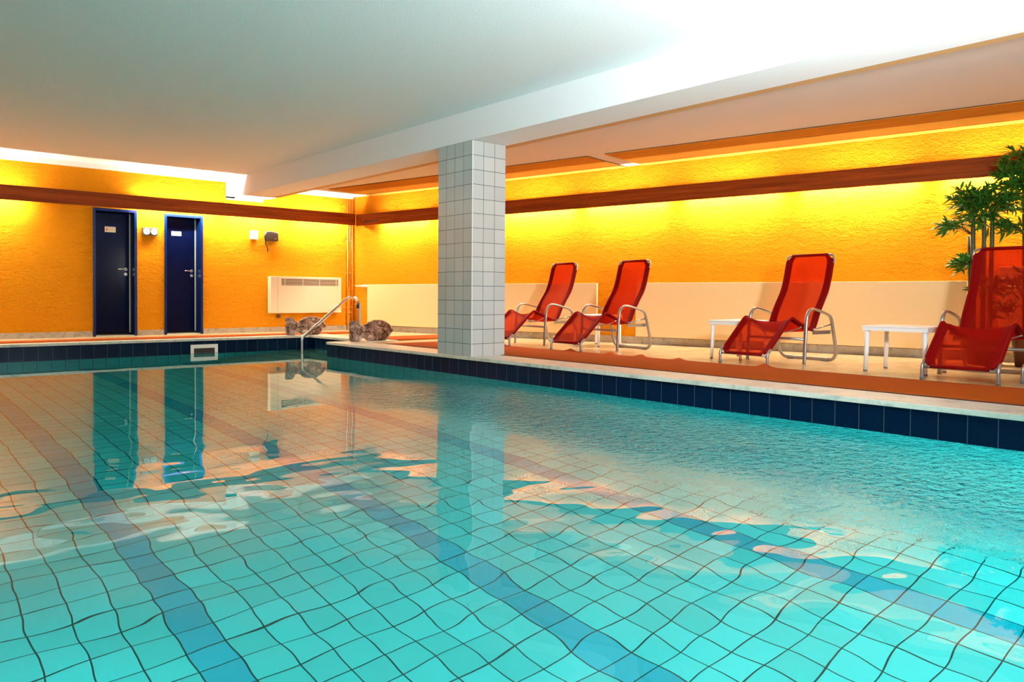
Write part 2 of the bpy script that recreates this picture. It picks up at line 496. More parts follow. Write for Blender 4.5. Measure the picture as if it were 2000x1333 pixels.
# front wall with three windows (behind the photographer)
WN = [(-0.9, 1.4), (2.2, 4.5), (5.8, 8.1)]
m = MB()
xs = [ROOMX] + [v for w_ in WN for v in w_] + [rwx(ROOMY)+0.1]
for i in range(0, len(xs), 2): m.box(xs[i], xs[i+1], ROOMY-0.2, ROOMY, -0.3, ztop)
for a, b in WN:
    m.box(a, b, ROOMY-0.2, ROOMY, -0.3, 0.9); m.box(a, b, ROOMY-0.2, ROOMY, 2.1, ztop)
struct(m.obj('wall_front', M['beam']))
for i, (a, b) in enumerate(WN):
    e = bpy.data.objects.new('window_%d' % (i+1), None); COL.objects.link(e); e.location = (a, ROOMY-0.12, 0.9); struct(e)
    f = MB(); W_ = b-a; H_ = 1.2
    f.box(0, W_, -0.03, 0.03, 0, 0.06); f.box(0, W_, -0.03, 0.03, H_-0.06, H_); f.box(0, 0.06, -0.03, 0.03, 0.06, H_-0.06); f.box(W_-0.06, W_, -0.03, 0.03, 0.06, H_-0.06); f.box(W_/2-0.03, W_/2+0.03, -0.03, 0.03, 0.06, H_-0.06)
    f.obj('window_frame', M['whitepaint'], e)
    for k in range(2):
        g = MB(); g.box(0.06 if k == 0 else W_/2+0.03, W_/2-0.03 if k == 0 else W_-0.06, -0.006, 0.006, 0.06, H_-0.06); g.obj('pane', M['glass'], e)
# ceilings and beam
m = MB(); m.box(ROOMX-0.2, 4.9, ROOMY-0.2, YB+0.0, ZC, ztop+0.05)
struct(m.obj('ceiling', M['ceil']))
m = MB(); trap(m, [(5.2, ROOMY), (rwx(ROOMY)+0.05, ROOMY), (rwx(YB)+0.05, YB), (5.2, YB)], ZBAY, ztop+0.05)
struct(m.obj('ceiling_bay', M['bay']), 'lower white ceiling over the lounger deck', 'ceiling')
m = MB(); m.box(4.855, 5.318, ROOMY, YB, ZB, ZC+0.1)
struct(m.obj('ceiling_beam', M['beam']), 'wide white ceiling beam running above the pool edge', 'beam')
m = MB(); m.box(5.318, 5.44, ROOMY, YB-0.001, ZB+0.006, ZBAY+0.05)
struct(m.obj('trim_5', M['tan']))
# white painted margins at the head of the back wall
m = MB(); m.box(ROOMX, 4.855, YB-0.012, YB, ZC-0.078, ZC)
m.box(4.70, 4.855, YB-0.012, YB, ZB-0.03, ZC-0.078)
m.box(4.70, 5.33, YB-0.012, YB, ZB-0.05, ZB-0.002)
m.box(5.44, CX-0.005, YB-0.012, YB, ZBAY-0.035, ZBAY)
struct(m.obj('trim_6', M['whitepaint']))
# slatted wood panels flush in the bay ceiling beside the right wall
def slat_panel(s0, s1):
    e = thing('slatted_ceiling_panel', 'x', 'ceiling panel', (CX, YB, 0), RWANG)
    b = MB(); b.box(s0, s1, -1.0, -0.005, ZBAY-0.006, ZBAY-0.001); b.obj('backing', M['dark'], e)
    y = -0.995
    k = 0
    while y < -0.56:
        q = MB(); q.box(s0+0.01, s1-0.01, y, y+0.052, ZBAY-0.016, ZBAY-0.006); q.obj('slat', M['slat'], e); y += 0.063
    q = MB(); q.box(s0+0.01, s1-0.01, -0.55, -0.19, ZBAY-0.014, ZBAY-0.006, 0.003); q.obj('pale_strip', M['slatpale'], e)  # one smooth, paler yellow strip between the slats
    q = MB(); q.box(s0+0.01, s1-0.01, -0.18, -0.13, ZBAY-0.016, ZBAY-0.006); q.obj('slat', M['slat'], e)
    q = MB(); q.box(s0+0.01, s1-0.01, -0.12, -0.01, ZBAY-0.016, ZBAY-0.006); q.obj('slat', M['slat'], e)
    return e
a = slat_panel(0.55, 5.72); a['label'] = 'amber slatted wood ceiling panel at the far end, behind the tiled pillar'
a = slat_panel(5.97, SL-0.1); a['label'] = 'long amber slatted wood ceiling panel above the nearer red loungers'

# baseboards
m = MB(); m.box(0.0, SL, -0.015, 0, -0.012, 0.086)
struct(m.obj('baseboard_right', M['base'], None, (CX, YB, 0), RWANG))
m = MB()
for a, b in ((ROOMX, D1[0]-0.01), (D1[1]+0.01, D2[0]-0.01), (D2[1]+0.01, CX-0.02)): m.box(a, b, YB-0.015, YB, -0.012, 0.07)
struct(m.obj('baseboard_back', M['base']))

# ------------------------------------------------------------------ pillar
e = thing('tiled_pillar', 'square white-tiled pillar at the pool edge carrying the ceiling beam', 'pillar', (0, 0, 0))
PX0, PX1, PY0, PY1 = 4.857, 5.307, 6.18, 6.78
m = MB(); m.box(PX0+0.006, PX1-0.006, PY0+0.006, PY1-0.006, 0.0, ZB-0.002); m.obj('core', M['whitepaint'], e)
m = MB(); m.box(PX0, PX0+0.006, PY0+0.004, PY1-0.004, 0.001, ZB-0.003); m.box(PX1-0.006, PX1, PY0+0.004, PY1-0.004, 0.001, ZB-0.003); m.obj('side_tiling', M['pillar_a'], e)
m = MB(); m.box(PX0+0.004, PX1-0.004, PY0, PY0+0.006, 0.001, ZB-0.003); m.box(PX0+0.004, PX1-0.004, PY1-0.006, PY1, 0.001, ZB-0.003); m.obj('front_tiling', M['pillar_b'], e)
m = MB(); m.box(PX0-0.003, PX0+0.004, PY0-0.003, PY0+0.004, 0.001, ZB-0.003); m.obj('corner_bead', M['whitepaint'], e)

# ------------------------------------------------------------------ doors
def door(idx, D, sign):
    x0, x1, h = D
    e = bpy.data.objects.new('door_%d' % idx, None); COL.objects.link(e); e.location = (x0, YB, 0); struct(e)
    w_ = x1-x0; d = 0.28
    f = MB()
    f.box(0, 0.035, -0.02, d, -0.012, h-0.002); f.box(w_-0.035, w_, -0.02, d, -0.012, h-0.002); f.box(0.035, w_-0.035, -0.02, d, h-0.04, h-0.002)
    f.obj('door_frame', M['blueframe'], e)
    l = MB(); l.box(0.036, w_-0.036, d-0.045, d-0.005, 0.035, h-0.045, 0.003); leaf = l.obj('door_leaf', M['blue'], e)
    g = MB(); g.box(w_-0.046, w_-0.037, d-0.055, d-0.0455, 0.03, h-0.05); g.obj('gasket', M['gasket'], e)
    t_ = MB(); t_.box(0.036, w_-0.036, 0.0, d+0.1, -0.02, 0.0); t_.obj('threshold', M['coping'], e)
    hx = w_-0.036-0.062; fy = d-0.045
    hd = MB(); hd.disc((hx, fy-0.008, 1.0), (0, 1, 0), 0.024, 0.008)
    hd.tube(smoothpath([(hx, fy-0.005, 1.0), (hx, fy-0.045, 1.0), (hx-0.02, fy-0.055, 1.0), (hx-0.125, fy-0.055, 1.0)], 4), 0.009, 10)
    hd.obj('door_handle', M['steel'], leaf)
    cy = MB(); cy.disc((hx, fy-0.008, 0.925), (0, 1, 0), 0.024, 0.008); cy.box(hx-0.005, hx+0.005, fy-0.012, fy-0.008, 0.912, 0.932); cy.obj('lock_rosette', M['steel'], leaf)
    sx0, sx1, sz0, sz1 = sign
    s = MB(); s.box(sx0-x0, sx1-x0, fy-0.004, fy-0.0005, sz0, sz1); so = s.obj('door_sign', M['signw'], leaf)
    sw, sh = sx1-sx0, sz1-sz0
    if idx == 1:
        q = MB(); q.box(sx0-x0+0.014, sx0-x0+0.04, fy-0.0055, fy-0.004, sz0+0.3*sh, sz0+0.66*sh)
        q.obj('red_mark', M['signr'], leaf)
    q = MB()
    n = 8; lx0 = sx0-x0+(0.055 if idx == 1 else 0.02); lx1 = sx1-x0-0.012
    for k in range(n):
        a = lx0+(lx1-lx0)*k/n; hh = 0.022 if k % 3 else 0.03
        q.box(a, a+(lx1-lx0)/n*0.6, fy-0.0055, fy-0.004, (sz0+sz1)/2-hh/2, (sz0+sz1)/2+hh/2)
    q.obj('lettering', M['signo'], leaf)
    return e
door(1, D1, (2.962, 3.112, 1.557, 1.640))
door(2, D2, (3.925, 4.075, 1.557, 1.627))
m = MB(); m.box(D1[0], D1[1], YB+0.36, YB+WT, -0.02, 2.0); m.box(D2[0], D2[1], YB+0.36, YB+WT, -0.02, 2.0)
struct(m.obj('trim_7', M['dark']))

# ------------------------------------------------------------------ wooden light rails and tubes
RZ0, RZ1 = 1.886, 2.089
RY0, RY1 = 1.874, 2.078
e = thing('wooden_light_rail', 'long brown wooden light rail hiding lamps on the right-hand wall', 'light rail', (CX, YB, 0), RWANG)
m = MB(); m.box(0.235, 8.29, -0.14, -0.116, RY0, RY1, 0.002); m.obj('board', M['wood'], e)
m = MB(); m.box(8.2905, SL-0.3, -0.14, -0.116, RY0, RY1, 0.002); m.obj('board', M['wood'], e)
m = MB()
xx = 0.46
for k, wd in enumerate((0.03, 0.05, 0.025, 0.04, 0.03, 0.045, 0.03, 0.05)):
    m.box(xx, xx+wd, -0.1415, -0.1398, RY0+0.05+(k % 2)*0.006, RY0+0.085-(k % 3)*0.006); xx += wd+0.012
m.obj('lettering', M['black'], e)
TR = [(0.75, 2.02), (2.08, 3.46), (3.54, 4.94), (5.02, 6.42), (6.54, 7.91), (8.03, 9.38), (9.50, 10.88), (11.0, 12.4), (12.5, 13.9)]
for s_ in (0.6, 2.05, 3.5, 4.98, 6.48, 7.97, 9.44, 10.94, 12.45):
    b = MB(); b.box(s_-0.012, s_+0.012, -0.1155, -0.0, RY0+0.07, RY1-0.03); b.obj('bracket', M['wood'], e)
for i, (a, b) in enumerate(TR):
    L = thing('fluorescent_lamp', 'warm fluorescent tube hidden behind the wooden rail on the right-hand wall', 'lamp', (CX, YB, 0), RWANG, 'fluorescent tubes behind the right-hand rail')
    q = MB(); q.box(a, b, -0.070, -0.002, RY0+0.048, RY0+0.08); q.obj('lamp_body', M['lampbody'], L)
    q = MB(); q.tube([(a+0.07, -0.085, RY0+0.028), (b-0.07, -0.085, RY0+0.028)], 0.011, 8); q.obj('tube', M['tube'], L)
e = thing('wooden_light_rail', 'brown wooden light rail above the two blue doors on the far wall', 'light rail', (0, YB, 0))
RX1 = CX-0.10
m = MB(); m.box(ROOMX+0.02, 2.28, -0.25, -0.225, RZ0, RZ1, 0.002); m.obj('board', M['wood'], e)
m = MB(); m.box(2.2805, RX1, -0.25, -0.225, RZ0, RZ1, 0.002); m.obj('board', M['wood'], e)
for x_ in (0.3, 2.2, 3.28, 4.6, 5.74, RX1-0.12):
    b = MB(); b.box(x_-0.012, x_+0.012, -0.224, -0.0, RZ0+0.08, RZ1-0.03); b.obj('bracket', M['wood'], e)
TB = [(-1.2, 0.25), (0.45, 1.88), (3.31, 4.56), (4.65, 5.66), (5.82, 6.80)]
for i, (a, b) in enumerate(TB):
    L = thing('fluorescent_lamp', 'warm fluorescent tube hidden behind the wooden rail on the far wall', 'lamp', (0, YB, 0), 0, 'fluorescent tubes behind the far rail')
    q = MB(); q.box(a, b, -0.095, -0.002, RZ0+0.058, RZ0+0.09); q.obj('lamp_body', M['lampbody'], L)
    q = MB(); q.tube([(a+0.02, -0.13, RZ0+0.036), (b-0.02, -0.13, RZ0+0.036)], 0.011, 8); q.obj('tube', M['tube'], L)

# ------------------------------------------------------------------ flat wall radiators
def radiator(s0, s1, label, z1=0.818):
    e = thing('flat_radiator', label, 'radiator', (CX, YB, 0), RWANG)
    q = MB(); q.box(s0, s1, -0.065, -0.03, 0.092, z1, 0.003); q.obj('front_panel', M['cream'], e)
    q = MB(); q.box(s0+0.03, s1-0.03, -0.029, -0.002, 0.12, z1-0.05); q.obj('back_casing', M['whitepaint'], e)
    return e
r1 = radiator(0.46, 5.29, 'long flat cream radiator on the wall behind the tiled pillar')
v = MB(); v.tube(smoothpath([(0.12, -0.045, 0.79), (0.25, -0.045, 0.79), (0.46, -0.045, 0.79)], 3), 0.011, 8); v.tube([(0.29, -0.045, 0.79), (0.42, -0.045, 0.79)], 0.022, 12); v.obj('valve', M['plastic'], r1)
radiator(5.91, 9.80, 'long flat cream radiator on the wall behind the two middle loungers')
radiator(10.08, 10.29, 'narrow pale wall panel beside the bamboo, seen through the near lounger', 0.96)

# ------------------------------------------------------------------ convector heater
e = thing('convector_heater', 'cream wall heater with a dark louvre grille, above the stone fish', 'heater', (5.41, YB-0.006, 0))
m = MB(); m.box(0.0, 1.325, -0.125, -0.004, 0.310, 0.935, 0.006); m.obj('casing', M['heaterw'], e)
m = MB(); m.box(0.195, 1.262, -0.1275, -0.1245, 0.786, 0.903); g = m.obj('grille', M['grille'], e)
for k in range(5):
    z = 0.80+k*0.0235
    q = MB(); q.box(0.2, 1.258, -0.131, -0.1275, z, z+0.007); q.obj('louvre', M['heaterw'], g)
for x_ in (0.245, 0.578, 0.893, 1.215):
    m = MB(); m.box(x_, x_+0.008, -0.1335, -0.1312, 0.788, 0.901); m.obj('grille_bar', M['heaterw'], g)
m = MB(); m.box(0.125, 0.13, -0.1265, -0.1245, 0.315, 0.93); m.obj('panel_seam', M['base'], e)
m = MB()
xx = 1.075
for k, wd in enumerate((0.022, 0.016, 0.02, 0.012, 0.02, 0.022)):
    m.box(xx, xx+0.005, -0.1268, -0.1248, 0.338, 0.362); m.box(xx, xx+wd, -0.1268, -0.1248, 0.348, 0.353)
    if k % 2 == 0: m.box(xx+wd-0.005, xx+wd, -0.1268, -0.1248, 0.338, 0.362)
    xx += wd+0.008
m.obj('lettering', M['base'], e)
m = MB(); m.tube([(0.19, -0.03, 0.255), (0.19, 0.003, 0.255)], 0.03, 12); m.obj('pipe_stub', M['grille'], e)
# thin cable from heater to pipes
m = MB(); m.tube([(6.74, YB-0.05, 0.40), (6.9, YB-0.05, 0.398), (7.06, YB-0.05, 0.40)], 0.004, 6)
tag(m.obj('cable', M['pipe']), 'thin orange cable running from the wall heater to the corner pipes', 'cable')

# wall items on the back wall
e = thing('pool_gauge', 'panel with two round white dials on the wall between the blue doors', 'gauge', (3.42, YB, 1.523))
m = MB(); m.box(0, 0.222, -0.03, -0.001, 0, 0.12, 0.004); m.obj('mounting_plate', M['rubber'], e)
for cx in (0.057, 0.166):
    m = MB(); m.disc((cx, -0.031, 0.06), (0, -1, 0), 0.053, 0.016, 28); d_ = m.obj('dial', M['dialface'], e)
    m = MB(); m.box(cx-0.003, cx+0.003, -0.0495, -0.0475, 0.06, 0.098); m.disc((cx, -0.0475, 0.06), (0, -1, 0), 0.007, 0.002, 10); m.obj('pointer', M['rubber'], d_)
    m = MB(); m.tube([(cx+0.054*math.cos(a*PI/12), -0.046, 0.06+0.054*math.sin(a*PI/12)) for a in range(24)], 0.004, 6, closed=True); m.obj('rim', M['black'], d_)
e = thing('wall_thermostat', 'small white box on the far wall, left of the black box', 'thermostat', (5.096, YB, 1.545))
m = MB(); m.box(0, 0.132, -0.05, -0.001, 0, 0.152, 0.008); b_ = m.obj('housing', M['heaterw'], e)
m = MB(); m.disc((0.066, -0.05, 0.085), (0, -1, 0), 0.025, 0.008, 18); m.obj('knob', M['signw'], e)
m = MB(); m.tube([(0.04, -0.008, 0.15), (0.04, -0.008, 0.34)], 0.003, 6); m.obj('lead', M['pipe'], e)
e = thing('wall_hair_dryer', 'black wall-mounted box with hanging cord on the far wall', 'hair dryer', (5.35, YB, 1.535))
m = MB(); m.box(0.01, 0.222, -0.075, -0.001, 0, 0.135, 0.008); m.obj('housing', M['black'], e)
m = MB(); m.tube([(0.015, -0.045, 0.145), (0.1, -0.05, 0.148), (0.21, -0.045, 0.14)], 0.018, 10); m.tube([(0.012, -0.045, 0.15), (0.0, -0.05, 0.07), (0.016, -0.045, 0.0)], 0.02, 10); m.obj('handset', M['black'], e)
m = MB(); m.box(0.15, 0.19, -0.0775, -0.0745, 0.035, 0.045); m.obj('badge', M['steel'], e)
m = MB(); m.tube(smoothpath([(0.012, -0.04, 0.005), (0.015, -0.03, -0.05), (0.045, -0.025, -0.1), (0.058, -0.02, -0.15), (0.048, -0.02, -0.19)], 4), 0.009, 8); m.obj('cord', M['black'], e)
e = thing('corner_pipes', 'group of slim orange painted pipes rising in the room corner', 'pipes', (0, YB, 0))
for x_, z0 in ((6.915, 0.0), (6.96, 0.79), (7.005, 0.0)):
    m = MB(); m.tube([(x_, -0.035, z0), (x_, -0.035, ZBAY-0.04)], 0.011, 10); m.obj('pipe', M['pipe'], e)
for z in (1.60, 1.02, 0.30):
    m = MB(); m.box(6.895, 7.025, -0.03, -0.001, z, z+0.02); m.obj('pipe_clip', M['pipe'], e)
m = MB(); m.box(3.642, 4.02, YP-0.012, YP-0.0005, -0.275, -0.228); m.box(3.642, 4.02, YP-0.012, YP-0.0005, -0.137, -0.085); m.box(3.642, 3.686, YP-0.012, YP-0.0005, -0.228, -0.137); m.box(3.976, 4.02, YP-0.012, YP-0.0005, -0.228, -0.137)
e = thing('pool_skimmer', 'white-framed rectangular skimmer opening in the far navy pool edge', 'skimmer', (0, 0, 0))
m.obj('skimmer_frame', M['whitepaint'], e)
m = MB(); m.box(3.686, 3.976, YP-0.004, YP-0.0005, -0.228, -0.137); m.obj('flap', M['black'], e)

# ------------------------------------------------------------------ handrail
e = thing('pool_handrail', 'curved stainless steel handrail at the far pool steps', 'handrail', (0, 10.1, 0))
pts = [(4.885, 0, -0.38), (4.885, 0, -0.1), (4.885, 0, -0.01), (4.90, 0, 0.03), (5.0, 0, 0.105), (5.5, 0, 0.505), (5.60, 0, 0.575), (5.68, 0, 0.592), (5.745, 0, 0.572), (5.79, 0, 0.52), (5.805, 0, 0.44), (5.805, 0, 0.2), (5.805, 0, 0.012)]
m = MB(); m.tube(smoothpath(pts, 5), 0.021, 12); m.obj('rail', M['steel'], e)
m = MB(); m.lathe([(0.045, 0.0), (0.045, 0.008), (0.025, 0.016)], 20, (5.805, 0)); m.obj('floor_flange', M['steel'], e)
m = MB(); m.tube([(5.775, 0, 0.43), (5.775, 0, 0.50)], 0.022, 10); m.obj('clamp', M['black'], e)

# ------------------------------------------------------------------ stone fish
def fish(name, label, x0, y0, flip=False, seed=1):
    # outline in metres, length along x, height along y (turned upright below)
    P = [(0.0, 0.015), (0.0, 0.15), (-0.005, 0.265), (0.03, 0.275), (0.085, 0.272), (0.125, 0.235), (0.165, 0.205), (0.20, 0.210), (0.245, 0.235), (0.31, 0.268), (0.39, 0.285), (0.47, 0.28), (0.55, 0.255), (0.61, 0.21), (0.648, 0.155), (0.655, 0.135), (0.63, 0.10), (0.58, 0.045), (0.53, 0.006), (0.43, 0.0), (0.32, 0.0), (0.27, 0.012), (0.215, 0.042), (0.185, 0.048), (0.155, 0.03), (0.12, 0.0), (0.04, 0.0)]
    P = [Vector((a, b, 0)) for a, b in P]
    sp = smoothpath(P + [P[0]], 3)[:-1]
    rnd = random.Random(seed)
    b = bmesh.new()
    th = 0.085
    cx, cy = 0.0, 0.0
    rings = []
    for (off, ins) in ((-th/2, 0.018), (-th/2+0.014, 0.0), (0, -0.004), (th/2-0.014, 0.0), (th/2, 0.018)):
        ring = []
        n = len(sp)
        for i, p in enumerate(sp):
            t = (sp[(i+1) % n]-sp[i-1]).normalized(); nn = Vector((t.y, -t.x, 0))
            q = p + nn*ins + nn*(rnd.uniform(-0.004, 0.004))
            ring.append(b.verts.new((q.x, off, max(q.y, 0.0))))
        rings.append(ring)
    for A, B in zip(rings, rings[1:]):
        for k in range(len(A)):
            b.faces.new((A[k], A[(k+1) % len(A)], B[(k+1) % len(A)], B[k]))
    f1 = b.faces.new(rings[0]); f2 = b.faces.new(rings[-1][::-1])
    bmesh.ops.triangulate(b, faces=[f1, f2])
    mb = MB(); mb.bm.free(); mb.bm = b
    o = mb.obj(name, M['stone'], None, (x0, y0, 0.0), 0.0)
    return tag(o, label, 'stone fish')
fish('stone_fish', 'nearer weathered stone fish on the pool corner, right of the handrail post', 5.13, 9.17, seed=3)
fish('stone_fish', 'farther weathered stone fish beneath the wall heater, crossed by the handrail', 5.10, 11.09, seed=5)

# ------------------------------------------------------------------ mats
def mat_strip(x0, x1, y0, y1, label, bumps=(), along='y'):
    b = bmesh.new()
    nx, ny = (14, 260) if along == 'y' else (200, 8)
    th = 0.016
    V = []
    for j in range(ny+1):
        row = []
        for i in range(nx+1):
            u = i/nx; vv = j/ny
            x = x0+(x1-x0)*u; y = y0+(y1-y0)*vv
            z = -0.012+th
            for (by, amp, wd) in bumps:
                z += amp*math.exp(-((y-by)/wd)**2)*math.exp(-((x1-x)/0.09)**2)
            row.append(b.verts.new((x, y, z)))
        V.append(row)
    for j in range(ny):
        for i in range(nx):
            f = b.faces.new((V[j][i], V[j][i+1], V[j+1][i+1], V[j+1][i])); f.smooth = True
    # skirt
    be = [e_ for e_ in b.edges if e_.is_boundary]
    r = bmesh.ops.extrude_edge_only(b, edges=be)
    for g_ in r['geom']:
        if isinstance(g_, bmesh.types.BMVert): g_.co.z = -0.0118
    mb = MB(); mb.bm.free(); mb.bm = b
    o = tag(mb.obj('anti_slip_mat', M['mat']), label, 'mat')
    if along == 'y':
        q = MB(); q.box(x0-0.012, x0-0.0005, y0, y1, -0.0, 0.0045); q.obj('border', M['matedge'], o)
    return o
bm_ = [(8.0, .025, .05), (6.12, .03, .05), (5.52, .03, .05), (5.10, .03, .05), (4.62, .022, .05), (3.68, .032, .06), (7.3, .02, .05)]
mat_strip(5.275, 6.262, -1.6, 8.50, 'long terracotta ribbed mat along the pool edge in front of the red loungers', bm_)
mat_strip(ROOMX+0.2, 6.45, 11.26, 11.70, 'narrow terracotta mat along the far pool edge below the blue doors', (), 'x')
mat_strip(5.86, 7.2, 9.15, 9.95, 'wide terracotta mat on the deck right behind the nearer stone fish', (), 'x')

# ------------------------------------------------------------------ relaxer chairs
def chair():
    e = thing('lounge_chair', 'x', 'lounge chair')
    prof = [(0.0, 0.112), (0.03, 0.14), (0.19, 0.283), (0.33, 0.412), (0.372, 0.444), (0.41, 0.447), (0.46, 0.425), (0.60, 0.365), (0.70, 0.332), (0.755, 0.333), (0.80, 0.40), (0.852, 0.505), (0.92, 0.61), (0.987, 0.71), (1.035, 0.83), (1.065, 0.94), (1.085, 1.02), (1.095, 1.085)]
    P = smoothpath([(-b, 0, z) for b, z in prof], 3)
    HS = 0.262
    n = len(P)
    L = [0]
    for i in range(1, n): L.append(L[-1]+(P[i]-P[i-1]).length)
    def halfw(s):
        c = 0.062
        a = min(1.0, s/c); b_ = min(1.0, (L[-1]-s)/c)
        return HS-0.055*(1-min(a, b_))
    def sag(i):
        b_ = -P[i].x
        return 0.034*math.exp(-((b_-0.40)/0.10)**2) + 0.02*math.exp(-((b_-0.72)/0.12)**2) + 0.008
    def cloth(fr0, fr1, name, mm, off=0.0, nw=16):
        b = bmesh.new(); V = []
        for i in range(n):
            hw = halfw(L[i])
            row = []
            for k in range(nw+1):
                u = fr0+(fr1-fr0)*k/nw
                y = u*hw
                s_ = sag(i)*(1-u*u)
                t = (P[min(i+1, n-1)]-P[max(i-1, 0)]).normalized(); nn = Vector((t.z, 0, -t.x))
                if nn.z < 0 or (abs(nn.z) < 0.05 and nn.x < 0): nn = -nn
                q = P[i]-nn*(s_-off)
                row.append(b.verts.new((q.x, y, q.z)))
            V.append(row)
        for i in range(n-1):
            for k in range(nw):
                f = b.faces.new((V[i][k], V[i][k+1], V[i+1][k+1], V[i+1][k])); f.smooth = True
        mb = MB(); mb.bm.free(); mb.bm = b
        o = mb.obj(name, mm, e)
        return o
    sl = cloth(-1, 1, 'sling', M['sling'], 0.0, 18)
    for sgn in (-1, 1):
        a, c = (0.75, 1.0) if sgn > 0 else (-1.0, -0.75)
        h = cloth(a, c, 'hem', M['hem'], 0.0035, 3); h.parent = sl
        m = MB(); m.tube([(p.x, sgn*halfw(L[i]), p.z) for i, p in enumerate(P)][2:-2], 0.0135, 8); h = m.obj('edge_sleeve', M['hem'], sl)
    for i0 in (0, n-1):
        m = MB(); p = P[i0]; hw = halfw(L[i0]); m.tube([(p.x, -hw, p.z), (p.x, hw, p.z)], 0.0145, 8); m.obj('end_sleeve', M['hem'], sl)
    # sling frame: bare tube at corners and foot legs
    pt = P[-1]
    for sgn in (-1, 1):
        m = MB()
        m.tube(smoothpath([(P[-5].x, sgn*0.268, P[-5].z), (pt.x+0.003, sgn*0.268, pt.z-0.05), (pt.x, sgn*0.255, pt.z-0.012), (pt.x, sgn*0.20, pt.z+0.004)], 4), 0.011, 8)
        m.obj('head_tube', M['alu'], e)
    for sgn in (-1, 1):
        m = MB(); m.tube(smoothpath([(-0.05, sgn*0.268, 0.155), (-0.012, sgn*0.268, 0.125), (-0.0, sgn*0.268, 0.09), (0, sgn*0.268, 0.012)], 4), 0.0135, 10); lg = m.obj('foot_leg', M['alu'], e)
        m = MB(); m.lathe([(0.016, 0.0), (0.016, 0.03), (0.0145, 0.032)], 12, (0, sgn*0.268)); m.obj('rubber_foot', M['rubber'], lg)
    m = MB(); m.tube([(-0.01, -0.262, 0.10), (-0.01, 0.262, 0.10)], 0.009, 8); m.obj('foot_bar', M['alu'], e)
    # one continuous arm frame: floor, arm, rear leg, floor bar, other side
    half = [(-0.505, 0.323, 0.006), (-0.515, 0.323, 0.2), (-0.53, 0.323, 0.40), (-0.552, 0.323, 0.485), (-0.60, 0.323, 0.528), (-0.66, 0.323, 0.535), (-0.80, 0.323, 0.506), (-0.91, 0.323, 0.474), (-0.955, 0.323, 0.44), (-0.985, 0.323, 0.36), (-1.03, 0.323, 0.20), (-1.052, 0.322, 0.11), (-1.06, 0.305, 0.055), (-1.063, 0.27, 0.028), (-1.065, 0.20, 0.022)]
    full = half + [(x, -y, z) for x, y, z in half[::-1]]
    m = MB(); m.tube(smoothpath(full, 5), 0.019, 10, 0.013); m.obj('arm_frame', M['alu'], e)
    for sgn in (-1, 1):
        m = MB(); m.box(-1.085, -1.045, sgn*0.20-0.03, sgn*0.20+0.03, 0.0, 0.014, 0.003); m.obj('floor_pad', M['rubber'], e)
    m = MB(); m.tube([(-0.519, -0.32, 0.245), (-0.519, 0.32, 0.245)], 0.013, 8); m.obj('crossbar', M['alu'], e)
    m = MB(); m.tube(smoothpath([(-0.53, -0.27, 0.36), (-0.53, -0.14, 0.315), (-0.53, 0, 0.30), (-0.53, 0.14, 0.315), (-0.53, 0.27, 0.36)], 4), 0.006, 6); m.obj('sling_wire', M['alu'], e)
    for sgn in (-1, 1):
        m = MB(); m.tube([(-0.72, sgn*0.275, 0.33), (-0.99, sgn*0.315, 0.385)], 0.0075, 8); m.obj('tilt_rod', M['alu'], e)
        m = MB(); m.box(-1.005, -0.70, min(sgn*0.283, sgn*0.291), max(sgn*0.283, sgn*0.291), 0.285, 0.322); m.obj('seat_bracket', M['alu'], e)
    return e
CH = [((6.284, 7.459), 174.0, 'red mesh lounge chair farthest from the camera, partly hidden by the tiled pillar'),
      ((6.286, 6.232), 174.5, 'red mesh lounge chair standing just right of the chair cut off by the pillar'),
      ((6.446, 4.015), 175.1, 'red mesh lounge chair standing alone in front of the cream radiator, between two white tables'),
      ((6.458, 2.146), 179.5, 'large nearest red mesh lounge chair in front of the bamboo plants'),
      ((6.67, 1.54), 165.0, 'red mesh lounge chair at the right picture edge, only a sliver of footrest showing')]
ch0 = chair()
for i, ((x, y), a, lab) in enumerate(CH):
    o = ch0 if i == 0 else dup(ch0, (x, y, -0.012), math.radians(a), lab)
    o.location = (x, y, -0.012); o.rotation_euler = (0, 0, math.radians(a)); o['label'] = lab
    o['group'] = 'red lounge chairs on the pool deck'

# ------------------------------------------------------------------ white side tables
def table():
    e = thing('side_table', 'x', 'table', group='white plastic side tables between the loungers')
    a, b, h = 0.235, 0.275, 0.405
    m = MB(); m.box(-a, a, -b, b, h-0.014, h, 0.005); top = m.obj('tabletop', M['plastic'], e)
    m = MB(); t = 0.012
    m.box(-a+0.004, -a+0.004+t, -b+0.004, b-0.004, h-0.045, h-0.0145); m.box(a-0.004-t, a-0.004, -b+0.004, b-0.004, h-0.045, h-0.0145)
    m.box(-a+0.016, a-0.016, -b+0.004, -b+0.004+t, h-0.045, h-0.0145); m.box(-a+0.016, a-0.016, b-0.004-t, b-0.004, h-0.045, h-0.0145)
    m.obj('apron', M['plastic'], e)
    for sx in (-1, 1):
        for sy in (-1, 1):
            m = MB()
            x, y = sx*(a-0.032), sy*(b-0.032)
            m.tube([(x-sx*0.004, y-sy*0.004, h-0.016), (x, y, 0.2), (x+sx*0.006, y+sy*0.006, 0.012)], [0.025, 0.021, 0.0165], 8)
            lg = m.obj('leg', M['plastic'], e)
            m = MB(); m.lathe([(0.017, 0), (0.0175, 0.014)], 10, (x+sx*0.006, y+sy*0.006)); m.obj('foot_cap', M['rubber'], lg)
    return e
t0 = table()
TBL = [((7.00, 2.76), 'white plastic side table left of the nearest red lounger'),
       ((7.12, 4.482), 'white plastic side table half hidden behind the footrest of the lounger standing alone'),
       ((7.44, 6.797), 'white plastic side table behind the two farthest red loungers')]
